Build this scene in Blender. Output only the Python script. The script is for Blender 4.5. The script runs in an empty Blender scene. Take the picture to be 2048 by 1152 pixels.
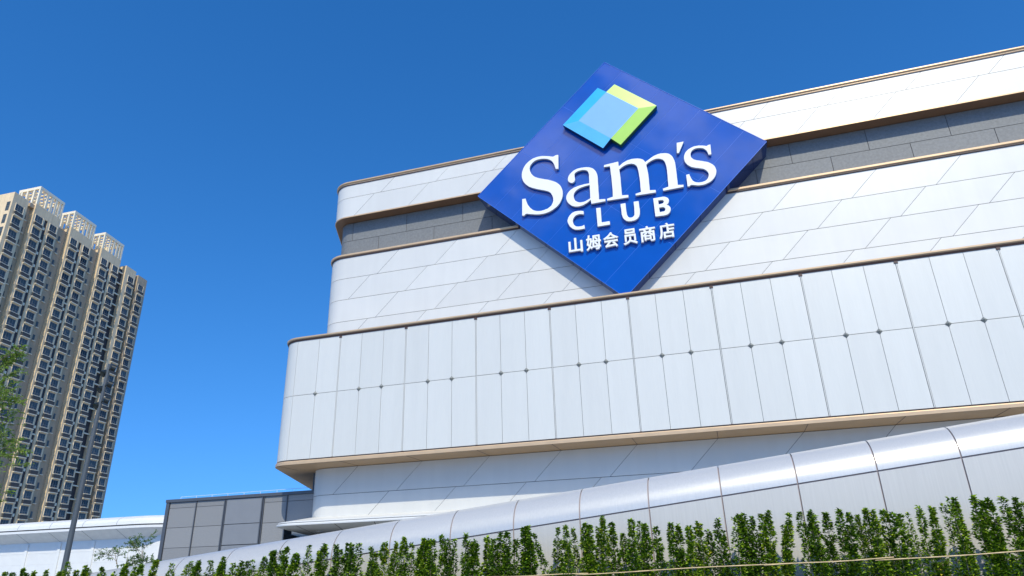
import bpy, bmesh, math, random
from mathutils import Vector, Matrix
R = math.radians
random.seed(11)
SC = bpy.context.scene
COL = SC.collection

# ------------------------------------------------------------------ camera
cam_d = bpy.data.cameras.new('camera')
cam = bpy.data.objects.new('camera', cam_d)
COL.objects.link(cam)
SC.camera = cam
cam_d.sensor_width = 36.0
cam_d.lens = 1348.07 / 2048 * 36.0
cam_d.clip_start = 0.1
cam_d.clip_end = 6000
def _cam():
    a, r, y = R(22.5525), R(-1.6890), R(-16.6523)
    F = Vector((math.sin(y)*math.cos(a), math.cos(y)*math.cos(a), math.sin(a)))
    X = Vector((math.cos(y), -math.sin(y), 0)); U = X.cross(F)
    X2 = math.cos(r)*X + math.sin(r)*U
    U2 = -math.sin(r)*X + math.cos(r)*U
    m = Matrix(((X2.x, U2.x, -F.x, 0), (X2.y, U2.y, -F.y, 0), (X2.z, U2.z, -F.z, 1.6), (0, 0, 0, 1)))
    cam.matrix_world = m
_cam()

# ------------------------------------------------------------------ world and sun
SUN_TO = Vector((0.38, -1.0, 1.03)).normalized()       # direction towards the sun
SUN_EL = math.asin(SUN_TO.z)
w = bpy.data.worlds.new('World'); SC.world = w; w.use_nodes = True
nt = w.node_tree; nt.nodes.clear()
out = nt.nodes.new('ShaderNodeOutputWorld'); bg = nt.nodes.new('ShaderNodeBackground')
sky = nt.nodes.new('ShaderNodeTexSky'); sky.sky_type = 'NISHITA'; sky.sun_disc = False
sky.sun_elevation = SUN_EL
sky.sun_rotation = math.atan2(SUN_TO.x, SUN_TO.y)
sky.altitude = 200; sky.air_density = 1.0; sky.dust_density = 0.1; sky.ozone_density = 3.0
hs = nt.nodes.new('ShaderNodeHueSaturation')
hs.inputs['Hue'].default_value = 0.5
hs.inputs['Saturation'].default_value = 1.31
hs.inputs['Value'].default_value = 1.53
nt.links.new(sky.outputs[0], hs.inputs['Color'])
tint = nt.nodes.new('ShaderNodeMix'); tint.data_type = 'RGBA'; tint.blend_type = 'MULTIPLY'; tint.inputs['Factor'].default_value = 1
nt.links.new(hs.outputs[0], tint.inputs['A']); tint.inputs['B'].default_value = (.82, .965, 1.10, 1)
# look a little above each direction so that the sky keeps its deep blue down to the horizon
tc = nt.nodes.new('ShaderNodeTexCoord'); vm = nt.nodes.new('ShaderNodeVectorMath'); vm.operation = 'MULTIPLY_ADD'
nt.links.new(tc.outputs['Generated'], vm.inputs[0]); vm.inputs[1].default_value = (1, 1, .80); vm.inputs[2].default_value = (0, 0, .20)
nt.links.new(vm.outputs[0], sky.inputs[0])
# a few clouds stand in the half of the sky behind the camera; the glossy sign mirrors them
sp = nt.nodes.new('ShaderNodeSeparateXYZ'); nt.links.new(tc.outputs['Generated'], sp.inputs[0])
nz = nt.nodes.new('ShaderNodeTexNoise'); nz.inputs['Scale'].default_value = 13.0; nz.inputs['Detail'].default_value = 5; nz.inputs['Roughness'].default_value = .5
nt.links.new(tc.outputs['Generated'], nz.inputs['Vector'])
def mrange(sock, a, b, c=0, d=1):
    m = nt.nodes.new('ShaderNodeMapRange'); m.interpolation_type = 'SMOOTHSTEP'
    for k, v in (('From Min', a), ('From Max', b), ('To Min', c), ('To Max', d)): m.inputs[k].default_value = v
    nt.links.new(sock, m.inputs['Value']); return m.outputs[0]
def mul(a, b):
    m = nt.nodes.new('ShaderNodeMath'); m.operation = 'MULTIPLY'; nt.links.new(a, m.inputs[0]); nt.links.new(b, m.inputs[1]); return m.outputs[0]
cf = mul(mul(mrange(nz.outputs['Fac'], .47, .58), mrange(sp.outputs['Y'], -.35, -.60)), mul(mrange(sp.outputs['Z'], .42, .52), mrange(sp.outputs['Z'], .92, .8)))
mx = nt.nodes.new('ShaderNodeMix'); mx.data_type = 'RGBA'
nt.links.new(cf, mx.inputs['Factor']); nt.links.new(tint.outputs['Result'], mx.inputs['A']); mx.inputs['B'].default_value = (17, 17.5, 18, 1)
nt.links.new(mx.outputs['Result'], bg.inputs['Color'])
bg.inputs['Strength'].default_value = 0.13
nt.links.new(bg.outputs[0], out.inputs['Surface'])

sd = bpy.data.lights.new('sun', 'SUN'); sd.energy = 3.6; sd.angle = R(0.53); sd.color = (1.0, 0.925, 0.75)
sun = bpy.data.objects.new('sun', sd); COL.objects.link(sun)
sun.rotation_euler = SUN_TO.to_track_quat('Z', 'Y').to_euler(); sun.location = (10, -40, 60)
SC.view_settings.view_transform = 'Standard'
SC.view_settings.look = 'None'
SC.view_settings.exposure = 0.0
SC.view_settings.gamma = 1.0
SC.cycles.max_bounces = 6
SC.cycles.use_denoising = True

# ------------------------------------------------------------------ materials
def mat(name, col, rough=0.5, metal=0.0, var=0.0, scale=3.0, bump=0.0, bscale=20.0, bdist=0.01, spec=0.5, coat=0.0,
        island=0.0, stretch=None, dirt=0.0, dscale=0.6, rvar=0.0):
    m = bpy.data.materials.new(name); m.use_nodes = True
    n = m.node_tree; b = n.nodes['Principled BSDF']
    b.inputs['Base Color'].default_value = (*col, 1)
    b.inputs['Roughness'].default_value = rough
    b.inputs['Metallic'].default_value = metal
    b.inputs['Specular IOR Level'].default_value = spec
    b.inputs['Coat Weight'].default_value = coat
    b.inputs['Coat Roughness'].default_value = 0.08
    tc = n.nodes.new('ShaderNodeTexCoord')
    vec = tc.outputs['Object']
    if stretch:
        mp = n.nodes.new('ShaderNodeMapping'); mp.inputs['Scale'].default_value = stretch
        n.links.new(vec, mp.inputs['Vector']); vec = mp.outputs[0]
    fac = None
    def addf(sock):
        nonlocal fac
        if fac is None: fac = sock
        else:
            a = n.nodes.new('ShaderNodeMath'); a.operation = 'MULTIPLY'
            n.links.new(fac, a.inputs[0]); n.links.new(sock, a.inputs[1]); fac = a.outputs[0]
    def ranged(sock, lo, hi, f0=0.0, f1=1.0):
        r = n.nodes.new('ShaderNodeMapRange'); r.inputs['From Min'].default_value = f0; r.inputs['From Max'].default_value = f1
        r.inputs['To Min'].default_value = lo; r.inputs['To Max'].default_value = hi
        n.links.new(sock, r.inputs['Value']); return r.outputs[0]
    if var > 0:
        t = n.nodes.new('ShaderNodeTexNoise'); t.inputs['Scale'].default_value = scale; t.inputs['Detail'].default_value = 4
        n.links.new(vec, t.inputs['Vector']); addf(ranged(t.outputs['Fac'], 1-var, 1+var, .3, .7))
        if rvar > 0: n.links.new(ranged(t.outputs['Fac'], rough-rvar, rough+rvar, .3, .7), b.inputs['Roughness'])
    if dirt > 0:
        t = n.nodes.new('ShaderNodeTexNoise'); t.inputs['Scale'].default_value = dscale; t.inputs['Detail'].default_value = 6
        mp = n.nodes.new('ShaderNodeMapping'); mp.inputs['Scale'].default_value = (6, 6, .5)
        n.links.new(tc.outputs['Object'], mp.inputs['Vector']); n.links.new(mp.outputs[0], t.inputs['Vector'])
        addf(ranged(t.outputs['Fac'], 1-dirt, 1.0, .35, .6))
    if island > 0:
        g = n.nodes.new('ShaderNodeNewGeometry'); addf(ranged(g.outputs['Random Per Island'], 1-island, 1+island))
    if fac is not None:
        v = n.nodes.new('ShaderNodeVectorMath'); v.operation = 'SCALE'; v.inputs[0].default_value = col
        n.links.new(fac, v.inputs['Scale']); n.links.new(v.outputs[0], b.inputs['Base Color'])
    if bump > 0:
        t = n.nodes.new('ShaderNodeTexNoise'); t.inputs['Scale'].default_value = bscale; t.inputs['Detail'].default_value = 3 if bscale > 1 else .6
        n.links.new(vec, t.inputs['Vector'])
        bp = n.nodes.new('ShaderNodeBump'); bp.inputs['Strength'].default_value = bump; bp.inputs['Distance'].default_value = bdist
        n.links.new(t.outputs['Fac'], bp.inputs['Height']); n.links.new(bp.outputs[0], b.inputs['Normal'])
    return m

M = {}
M['clad'] = mat('white_aluminium_cladding', (.675, .67, .625), .42, 0.06, .02, .5, .25, 1.3, .004, .5, island=.035, dirt=.03, dscale=.35)
M['band'] = mat('pale_brushed_aluminium', (.68, .675, .615), .38, 0.1, .015, 4, .25, 1.1, .004, .5, island=.03, stretch=(5, 5, .35), dirt=.025, dscale=.4)
M['gap'] = mat('dark_panel_joint', (.09, .085, .085), .8)
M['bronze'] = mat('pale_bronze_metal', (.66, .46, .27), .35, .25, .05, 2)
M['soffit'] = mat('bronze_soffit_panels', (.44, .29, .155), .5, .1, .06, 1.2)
M['soffit_shaded'] = mat('shade_painted_bronze_soffit', (.20, .125, .075), .5, .15, .08, 1.5)  # the soffit bronze darkened, painting in shade under the narrow upper overhang
M['brown'] = mat('dark_brown_metal', (.07, .04, .032), .5)
M['greywall'] = mat('grey_granite_slabs', (.185, .195, .195), .6, 0, .12, 9, .2, 40, .003, island=.05)
M['stone'] = mat('speckled_granite', (.235, .24, .24), .6, 0, .24, 30, .2, 60, .003, island=.10)
M['smooth_grey'] = mat('smooth_blue_grey_panel', (.235, .245, .255), .45, .1, .03, 2)
M['frame_grey'] = mat('dark_grey_metal', (.10, .11, .125), .45, .3)
M['roof'] = mat('grey_roof_membrane', (.3, .3, .29), .8, 0, .1, 3)
M['white'] = mat('white_coated_panel', (.72, .73, .71), .45, 0, .03, 1.5, island=.02)
M['white_soffit'] = mat('pale_grey_soffit', (.72, .72, .69), .6, 0, .05, 2)
M['louvre'] = mat('black_louvre', (.03, .035, .04), .5)
M['signblue'] = mat('glossy_blue_enamel', (.0, .078, .415), .13, 0, .05, 1.2, .5, .75, .05, .5, coat=.25, island=.03)
M['signedge'] = mat('light_blue_edge_glint', (.03, .15, .62), .3)  # lighter blue paints in the light caught along rim and panel seams
M['signside'] = mat('navy_mirror_return', (.02, .05, .22), .10, .55)
M['letter'] = mat('white_acrylic_letter', (.84, .85, .85), .4)
M['letter_side'] = mat('pale_grey_letter_edge', (.55, .57, .58), .5)
M['em_blue'] = mat('sky_blue_acrylic', (.03, .46, .88), .3, 0, .05, 1.5)
M['em_blue2'] = mat('light_sky_blue_acrylic', (.12, .52, .90), .3, 0, .05, 1.5)
M['em_inner'] = mat('pale_periwinkle_acrylic', (.22, .47, .86), .3, 0, .03, 1.5)
M['em_green'] = mat('lime_green_acrylic', (.55, .82, .16), .3, 0, .03, 1.5)
M['em_green2'] = mat('mid_lime_acrylic', (.44, .74, .12), .3, 0, .03, 1.5)
M['em_side_b'] = mat('shaded_blue_emblem_edge', (.01, .03, .12), .3)  # shadow on the emblem's underside is put into this dark blue
M['em_side_g'] = mat('shaded_green_emblem_edge', (.03, .13, .03), .3)  # green side darkened in colour for the same underside shadow
M['silver'] = mat('brushed_silver_cladding', (.61, .60, .565), .31, .30, .035, 5, .12, 30, .0015, .5, stretch=(9, 9, .25), island=.02)
M['silver_low'] = mat('brushed_silver_wall_panel', (.56, .55, .515), .5, .15, .035, 5, .12, 30, .0015, .5, stretch=(9, 9, .25), island=.02)
M['joint_tan'] = mat('taupe_joint_sealant', (.32, .26, .245), .6)
M['ground'] = mat('pale_paving', (.27, .29, .30), .8, 0, .12, .4, .3, 8, .01)
M['soil'] = mat('dark_soil', (.07, .05, .035), .95, 0, .3, 6, .5, 20, .03)
M['tower'] = mat('beige_render', (.84, .64, .39), .8, 0, .06, .6, dirt=.12, dscale=.5)
M['tower_trim'] = mat('cream_render', (.86, .76, .56), .75, 0, .04, .8)
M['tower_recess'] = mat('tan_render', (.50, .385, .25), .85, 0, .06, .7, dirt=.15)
M['tower_dark'] = mat('painted_slot_shade', (.05, .05, .055), .7, 0, .2, 2)  # near-black colour paints in the shade of deeper slots and recess
M['glass'] = mat('dark_window_glass', (.045, .055, .055), .15, 0, .3, .8, spec=.35, island=.8)
M['win_frame'] = mat('grey_window_frame', (.20, .21, .215), .6)
M['grille'] = mat('grey_louvre_box', (.085, .085, .082), .9, 0, .25, 8, spec=.1, stretch=(1, 1, 8))
M['pole'] = mat('grey_painted_steel', (.085, .10, .11), .5, .2)
M['lampcase'] = mat('black_green_lamp_case', (.012, .018, .018), .35, .1)
M['lampglass'] = mat('lamp_lens', (.008, .01, .01), .12, 0)
M['bark'] = mat('grey_bark', (.20, .17, .12), .85, 0, .2, 20)
M['bamboo'] = mat('dry_bamboo', (.62, .46, .24), .5, 0, .2, 12)

def leafmat(name, cols, rough=.42, trans=.15):
    m = bpy.data.materials.new(name); m.use_nodes = True
    n = m.node_tree; b = n.nodes['Principled BSDF']
    g = n.nodes.new('ShaderNodeNewGeometry'); r = n.nodes.new('ShaderNodeValToRGB')
    r.color_ramp.interpolation = 'LINEAR'
    e = r.color_ramp.elements
    e[0].position = 0; e[0].color = (*cols[0][1], 1); e[1].position = 1; e[1].color = (*cols[-1][1], 1)
    for p, c in cols[1:-1]:
        q = e.new(p); q.color = (*c, 1)
    oi = n.nodes.new('ShaderNodeObjectInfo'); ma = n.nodes.new('ShaderNodeMath'); ma.operation = 'MULTIPLY_ADD'; mb = n.nodes.new('ShaderNodeMath'); mb.operation = 'MULTIPLY'
    mb.inputs[1].default_value = .24; n.links.new(oi.outputs['Random'], mb.inputs[0]); ma.inputs[1].default_value = .80
    n.links.new(g.outputs['Random Per Island'], ma.inputs[0]); n.links.new(mb.outputs[0], ma.inputs[2]); n.links.new(ma.outputs[0], r.inputs[0]); n.links.new(r.outputs[0], b.inputs['Base Color'])
    b.inputs['Roughness'].default_value = rough; b.inputs['Specular IOR Level'].default_value = .2
    t = n.nodes.new('ShaderNodeBsdfTranslucent'); mx = n.nodes.new('ShaderNodeMixShader'); mx.inputs[0].default_value = trans
    n.links.new(r.outputs[0], t.inputs['Color']); n.links.new(b.outputs[0], mx.inputs[1]); n.links.new(t.outputs[0], mx.inputs[2])
    n.links.new(mx.outputs[0], n.nodes['Material Output'].inputs['Surface'])
    return m
M['leaf'] = leafmat('glossy_green_leaf', [(0, (.018, .05, .005)), (.38, (.06, .14, .009)), (.68, (.19, .33, .018)), (.93, (.42, .55, .035)), (1, (.55, .48, .05))])
M['leaf_light'] = leafmat('feathery_light_leaf', [(0, (.10, .19, .02)), (.5, (.20, .32, .04)), (1, (.36, .48, .09))], .5, .35)
M['leaf_pale'] = leafmat('pale_willow_leaf', [(0, (.07, .16, .03)), (.7, (.16, .27, .07)), (1, (.32, .27, .16))], .5, .35)

# ------------------------------------------------------------------ helpers
def finish(name, bm, mats, parent=None, smooth=False, **props):
    me = bpy.data.meshes.new(name)
    bmesh.ops.recalc_face_normals(bm, faces=bm.faces) if props.pop('recalc', True) else None
    bm.to_mesh(me); bm.free()
    if smooth:
        for p in me.polygons: p.use_smooth = True
    for m in (mats if isinstance(mats, (list, tuple)) else [mats]): me.materials.append(M[m])
    o = bpy.data.objects.new(name, me); COL.objects.link(o)
    if parent is not None: o.parent = parent
    for k, v in props.items(): o[k] = v
    return o
def thing(name, label, cat, group=None, loc=(0, 0, 0)):
    o = bpy.data.objects.new(name, None); o.empty_display_size = .2; COL.objects.link(o)
    o.location = loc; o['label'] = label; o['category'] = cat
    if group: o['group'] = group
    return o
def quad(bm, a, b, c, d, mi=0):
    f = bm.faces.new([bm.verts.new(p) for p in (a, b, c, d)]); f.material_index = mi; return f
def box(bm, x0, x1, y0, y1, z0, z1, mi=0, T=None):
    P = [(x, y, z) for z in (z0, z1) for y in (y0, y1) for x in (x0, x1)]
    if T: P = [T(*p) for p in P]
    v = [bm.verts.new(p) for p in P]
    for i in ((0, 1, 3, 2), (4, 6, 7, 5), (0, 4, 5, 1), (2, 3, 7, 6), (0, 2, 6, 4), (1, 5, 7, 3)):
        f = bm.faces.new([v[k] for k in i]); f.material_index = mi
def tube(bm, pts, rads, n=10, mi=0, cap=True):
    rings = []
    pts = [Vector(p) for p in pts]
    for i, p in enumerate(pts):
        d = (pts[min(i+1, len(pts)-1)] - pts[max(i-1, 0)]).normalized()
        a = d.cross(Vector((0, 1, 0.13))).normalized(); b = d.cross(a).normalized()
        r = rads[i] if isinstance(rads, (list, tuple)) else rads
        rings.append([bm.verts.new(p + r*(math.cos(2*math.pi*k/n)*a + math.sin(2*math.pi*k/n)*b)) for k in range(n)])
    for r0, r1 in zip(rings, rings[1:]):
        for k in range(n):
            f = bm.faces.new((r0[k], r0[(k+1) % n], r1[(k+1) % n], r1[k])); f.material_index = mi
    if cap:
        for r in (rings[0], rings[-1]):
            f = bm.faces.new(r); f.material_index = mi

# ------------------------------------------------------------------ ground
bm = bmesh.new()
quad(bm, (-2500, -800, 0), (2500, -800, 0), (2500, 3500, 0), (-2500, 3500, 0))
finish('ground', bm, 'ground', kind='structure')
bm = bmesh.new()
quad(bm, (-24, 10.7, .02), (14, 10.7, .02), (14, 11.95, .02), (-24, 11.95, .02))
finish('planting_bed', bm, 'soil', kind='structure')

# ------------------------------------------------------------------ the store
XR = 30.0
TH = 1.181                                # turn of the plan at the left corner
class Path:
    """plan line of a storey: s = x on the straight front, then round the corner and back along the side"""
    def __init__(s, Y, cx, r, side=14.0, th=TH): s.Y, s.cx, s.r, s.side, s.th = Y, cx, r, side, th
    def P(s, u, o=0.0):
        if u >= s.cx: return (u, s.Y - o)
        t = s.cx - u; ph = min(t/s.r, s.th)
        nx, ny = -math.sin(ph), -math.cos(ph)
        x, y = s.cx + nx*(s.r + o), s.Y + s.r + ny*(s.r + o)
        e = t - s.th*s.r
        if e > 0: x += -math.cos(s.th)*e; y += math.sin(s.th)*e
        return (x, y)
    @property
    def s0(s): return s.cx - s.th*s.r - s.side
    def samples(s, a=None, b=None, step=None):
        a = s.s0 if a is None else a; b = XR if b is None else b
        step = step or s.r*s.th/14
        arc0 = s.cx - s.th*s.r
        L = [a] + [arc0 + i*step for i in range(int(s.r*s.th/step + 1.5))] + [s.cx, b]
        return sorted({round(max(a, min(b, v)), 5) for v in L})
    def sides(s, a, b):
        return [v for v in s.samples(a, b)]
def sweep(bm, path, prof, mi=0, closed=True, a=None, b=None):
    ss = path.samples(a, b); rings = []
    for u in ss:
        rings.append([bm.verts.new((*path.P(u, o), z)) for o, z in prof])
    n = len(prof)
    for r0, r1 in zip(rings, rings[1:]):
        for k in range(n if closed else n-1):
            f = bm.faces.new((r0[k], r0[(k+1) % n], r1[(k+1) % n], r1[k])); f.material_index = mi
    if closed:
        for r in (rings[0], rings[-1]):
            f = bm.faces.new(r); f.material_index = mi
def plan(bm, path, z, o=0.0, back=52.0, mi=0):
    pts = [(*path.P(u, o), z) for u in path.samples()]
    pts += [(XR, back, z)]
    pts = [(pts[0][0], back, z)] + pts if pts[0][1] < back - .5 else pts
    f = bm.faces.new([bm.verts.new(p) for p in pts]); f.material_index = mi
def panel(bm, path, sl0, sl1, su0, su1, z0, z1, th=.025, mi=0):
    """one cladding panel: lower edge sl0..sl1, upper edge su0..su1"""
    arc0 = path.cx - path.th*path.r
    curved = min(sl0, su0) < path.cx and max(sl1, su1) > arc0
    nu = max(2, int((sl1-sl0)/.12)) if curved else 1
    nz = 5 if curved and max(abs(sl0-su0), abs(sl1-su1)) > .01 else 1
    G = []
    for j in range(nz+1):
        t = j/nz; a = sl0+(su0-sl0)*t; b = sl1+(su1-sl1)*t; z = z0+(z1-z0)*t
        G.append([bm.verts.new((*path.P(a+(b-a)*i/nu, 0), z)) for i in range(nu+1)])
    for j in range(nz):
        for i in range(nu):
            f = bm.faces.new((G[j][i], G[j][i+1], G[j+1][i+1], G[j+1][i])); f.material_index = mi; f.smooth = curved
    # folded edges going back into the joint
    loop = [(sl0+(sl1-sl0)*i/nu, z0) for i in range(nu+1)] + [(su1+(su0-su1)*i/nu, z1) for i in range(nu+1)]
    fr = [bm.verts.new((*path.P(u, 0), z)) for u, z in loop]
    bk = [bm.verts.new((*path.P(u, -th), z)) for u, z in loop]
    n = len(loop)
    for k in range(n):
        q = (k+1) % n
        if (k == nu or k == n-1) and nz > 1:
            continue
        f = bm.faces.new((fr[k], bk[k], bk[q], fr[q])); f.material_index = mi
def clad(name, path, rows, pitch, slant, gap, matname, parent, backz, th=.025):
    """rows: (z0, z1, joint at the top edge)"""
    bm = bmesh.new()
    for z0, z1, j0 in rows:
        k = math.ceil((-18.4 - j0)/pitch); sh = slant*(z1-z0)
        a = j0 + k*pitch                      # the first panel wraps the rounded corner and the side without a joint
        panel(bm, path, path.s0, a-sh-gap/2, path.s0, a-gap/2, z0+gap/2, z1-gap/2, th)
        while True:
            a = j0 + k*pitch; b = a + pitch; k += 1
            if a > XR: break
            panel(bm, path, a-sh+gap/2, min(b-sh, XR+1)-gap/2, a+gap/2, min(b, XR+1)-gap/2, z0+gap/2, z1-gap/2, th)
    o = finish(name, bm, matname, parent, recalc=False)
    bm = bmesh.new(); sweep(bm, path, [(-th, backz[0]), (-th, backz[1]), (-th-.2, backz[1]), (-th-.2, backz[0])])
    finish('joint_backing', bm, 'gap', o, recalc=True)
    return o

store = thing('store_building', 'large white panelled store with stacked curved storeys and bronze edges', 'building')
PW = Path(29.7, -18.59, 1.2)
PR = Path(30.35, -18.72, .8)
PB = Path(28.0, -19.68, 1.2)
PC = Path(28.3, -19.34, 1.6, 16.0)
# upper storey
upper = clad('upper_wall', PW, [(21.52, 22.37, -15.64), (20.31, 21.52, -16.89)], 3.36, 1.0, .022, 'clad', store, (20.28, 22.37))
bm = bmesh.new(); sweep(bm, PW, [(-.3, 22.40), (-.3, 22.56), (.09, 22.56), (.09, 22.50), (.02, 22.46), (.02, 22.40)])
finish('roof_edge_rail', bm, 'bronze', upper)
bm = bmesh.new(); sweep(bm, PW, [(-.02, 22.345), (-.02, 22.402), (.035, 22.402), (.035, 22.345)])
finish('roof_shadow_joint', bm, 'brown', upper)
bm = bmesh.new(); plan(bm, PW, 22.39, -.1)
finish('roof_deck', bm, 'roof', upper)
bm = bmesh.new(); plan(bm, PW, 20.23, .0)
finish('upper_soffit', bm, 'soffit_shaded', upper)
bm = bmesh.new(); sweep(bm, PW, [(-.2, 20.235), (-.2, 20.30), (.035, 20.30), (.035, 20.235)])
finish('soffit_lip', bm, 'bronze', upper)
# recessed grey storey
def grey_rows():
    bm = bmesh.new()
    for z0, z1, j0 in ((19.08, 20.22, -18.50), (17.93, 19.08, -16.82)):
        k = math.floor((PR.s0-j0)/3.37)
        while j0 + k*3.37 < XR:
            a = j0+k*3.37; k += 1
            if a < PR.s0: continue
            panel(bm, PR, a+.014, a+3.37-.014, a+.014, a+3.37-.014, z0+.012, z1-.012)
    o = finish('recessed_grey_wall', bm, 'greywall', store, recalc=False)
    bm = bmesh.new(); sweep(bm, PR, [(-.025, 17.8), (-.025, 20.22), (-.2, 20.22), (-.2, 17.8)])
    finish('joint_backing', bm, 'gap', o)
grey_rows()
# middle storey
mid = clad('middle_wall', PW, [(16.44, 17.69, -15.19), (15.20, 16.44, -16.86), (13.94, 15.20, -15.15), (12.69, 13.94, -16.86)], 3.36, 1.0, .022, 'clad', store, (12.4, 17.69))
bm = bmesh.new(); sweep(bm, PW, [(-.75, 17.76), (-.75, 17.88), (.10, 17.88), (.10, 17.79), (.05, 17.76)])
finish('ledge_rail', bm, 'bronze', mid)
bm = bmesh.new(); sweep(bm, PW, [(-.05, 17.68), (-.05, 17.762), (.055, 17.762), (.055, 17.70), (.02, 17.68)])
finish('ledge_shadow_joint', bm, 'brown', mid)
# projecting band
DIV0, DP = -17.33, 3.567
def band():
    bm = bmesh.new(); w1 = .016; w2 = .032
    js = []
    for k in range(-2, 14):
        for q in range(3):
            js.append((DIV0 + (k + q/3)*DP, q == 0))
    js = [j for j in js if j[0] > -20.0]
    js[0] = (-19.76, False)
    lst = [(-19.76-1.35, False), (-19.76-2.6, False), (-19.76-3.8, False), (-19.76-6, False)]
    js = sorted(lst + [j for j in js if j[0] < XR-.2]) + [(XR, True)]
    for (a, da), (b, db) in zip(js, js[1:]):
        l = a + (w2 if da else w1/2); r = b - (w2 if db else w1/2)
        for z0, z1 in ((6.60, 9.683), (9.703, 12.50)):
            panel(bm, PB, l, r, l, r, z0, z1, .03)
    o = finish('projecting_panel_band', bm, 'band', store, recalc=False)
    bm = bmesh.new(); sweep(bm, PB, [(-.035, 6.5), (-.035, 12.55), (-.2, 12.55), (-.2, 6.5)])
    finish('joint_backing', bm, 'gap', o)
    for j, d in js:
        if d and -19 < j < XR - 1:
            bm = bmesh.new()
            box(bm, j-.012, j+.018, 27.99, 28.034, 6.60, 12.50)
            finish('joint_fin', bm, 'band', o)
            bm = bmesh.new(); box(bm, j-.07, j+.07, 27.97, 28.04, 12.40, 12.515); finish('joint_bracket', bm, 'brown', o)
            bm = bmesh.new(); box(bm, j-.05, j+.05, 27.97, 28.03, 6.53, 6.60); finish('joint_bracket', bm, 'brown', o)
        elif -19 < j < XR - 1:
            bm = bmesh.new(); h = .12
            c = bm.verts.new((j, 27.90, 9.693))
            v = [bm.verts.new(p) for p in ((j-h, 27.985, 9.693), (j, 27.985, 9.693-h), (j+h, 27.985, 9.693), (j, 27.985, 9.693+h))]
            for i in range(4): bm.faces.new((v[i], v[(i+1) % 4], c))
            finish('metal_stud', bm, 'stud', o)
    bm = bmesh.new(); sweep(bm, PB, [(-.5, 12.575), (-.5, 12.69), (.10, 12.69), (.10, 12.625), (.05, 12.575)])
    finish('band_top_rail', bm, 'bronze', o)
    bm = bmesh.new(); sweep(bm, PB, [(-.1, 12.50), (-.1, 12.572), (.07, 12.572), (.03, 12.50)])
    finish('top_shadow_joint', bm, 'brown', o)
    bm = bmesh.new(); plan(bm, PB, 12.60, -.2)
    finish('band_roof', bm, 'roof', o)
    bm = bmesh.new(); sweep(bm, PB, [(-.3, 6.375), (-.3, 6.52), (.03, 6.54), (.05, 6.50), (.05, 6.375)])
    finish('band_bottom_lip', bm, 'bronze', o)
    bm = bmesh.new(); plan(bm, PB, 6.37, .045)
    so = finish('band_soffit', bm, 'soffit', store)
    for k in range(-1, 13):
        bm = bmesh.new(); x = -16.90 + 3.36*k; box(bm, x-.012, x+.012, 28.0, 29.7, 6.362, 6.3685)
        finish('soffit_joint', bm, 'brown', so)
M['stud'] = mat('dull_steel_stud', (.30, .31, .28), .4, .5)
band()
low = clad('lower_wall', PW, [(5.10, 6.36, -16.92), (3.85, 5.10, -15.21)], 3.36, 1.0, .022, 'clad', store, (3.7, 6.36))
# entrance canopy under the lower wall
bm = bmesh.new()
sweep(bm, PC, [(-1.5, 3.68), (-1.5, 3.79), (-.06, 3.79), (.0, 3.77), (.01, 3.73), (.0, 3.68)])
sweep(bm, PC, [(-1.5, 3.792), (-1.5, 4.10), (-1.38, 4.08), (-.24, 3.885), (-.08, 3.865), (-.05, 3.845), (-.05, 3.815), (-.16, 3.81), (-.16, 3.792)])
can = finish('entrance_canopy', bm, 'white', store)
bm = bmesh.new(); plan(bm, PC, 3.675, -.03, back=46)
finish('canopy_soffit', bm, 'white_soffit', can)
for k in range(8):
    bm = bmesh.new(); x = -19.2 + 2.0*k
    for z in (3.668,):
        quad(bm, (x-.016, 28.40, z), (x+.016, 28.40, z), (x+.016-5.5, 39.6, z), (x-.016-5.5, 39.6, z))
    finish('soffit_joint', bm, 'gap', can)
bm = bmesh.new(); tube(bm, [(-20.86, 32.9, 3.673), (-20.86, 32.9, 3.62)], [.13, .13], 14)
finish('downlight', bm, 'letter_side', can)
bm = bmesh.new(); box(bm, -30, 24, 44.0, 44.2, 0, 3.672)
finish('inner_wall', bm, 'white', store)
bm = bmesh.new(); box(bm, -20.12, -19.97, 30.9, 31.05, 5.5, 6.36)
finish('corner_post', bm, 'frame_grey', store)

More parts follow.
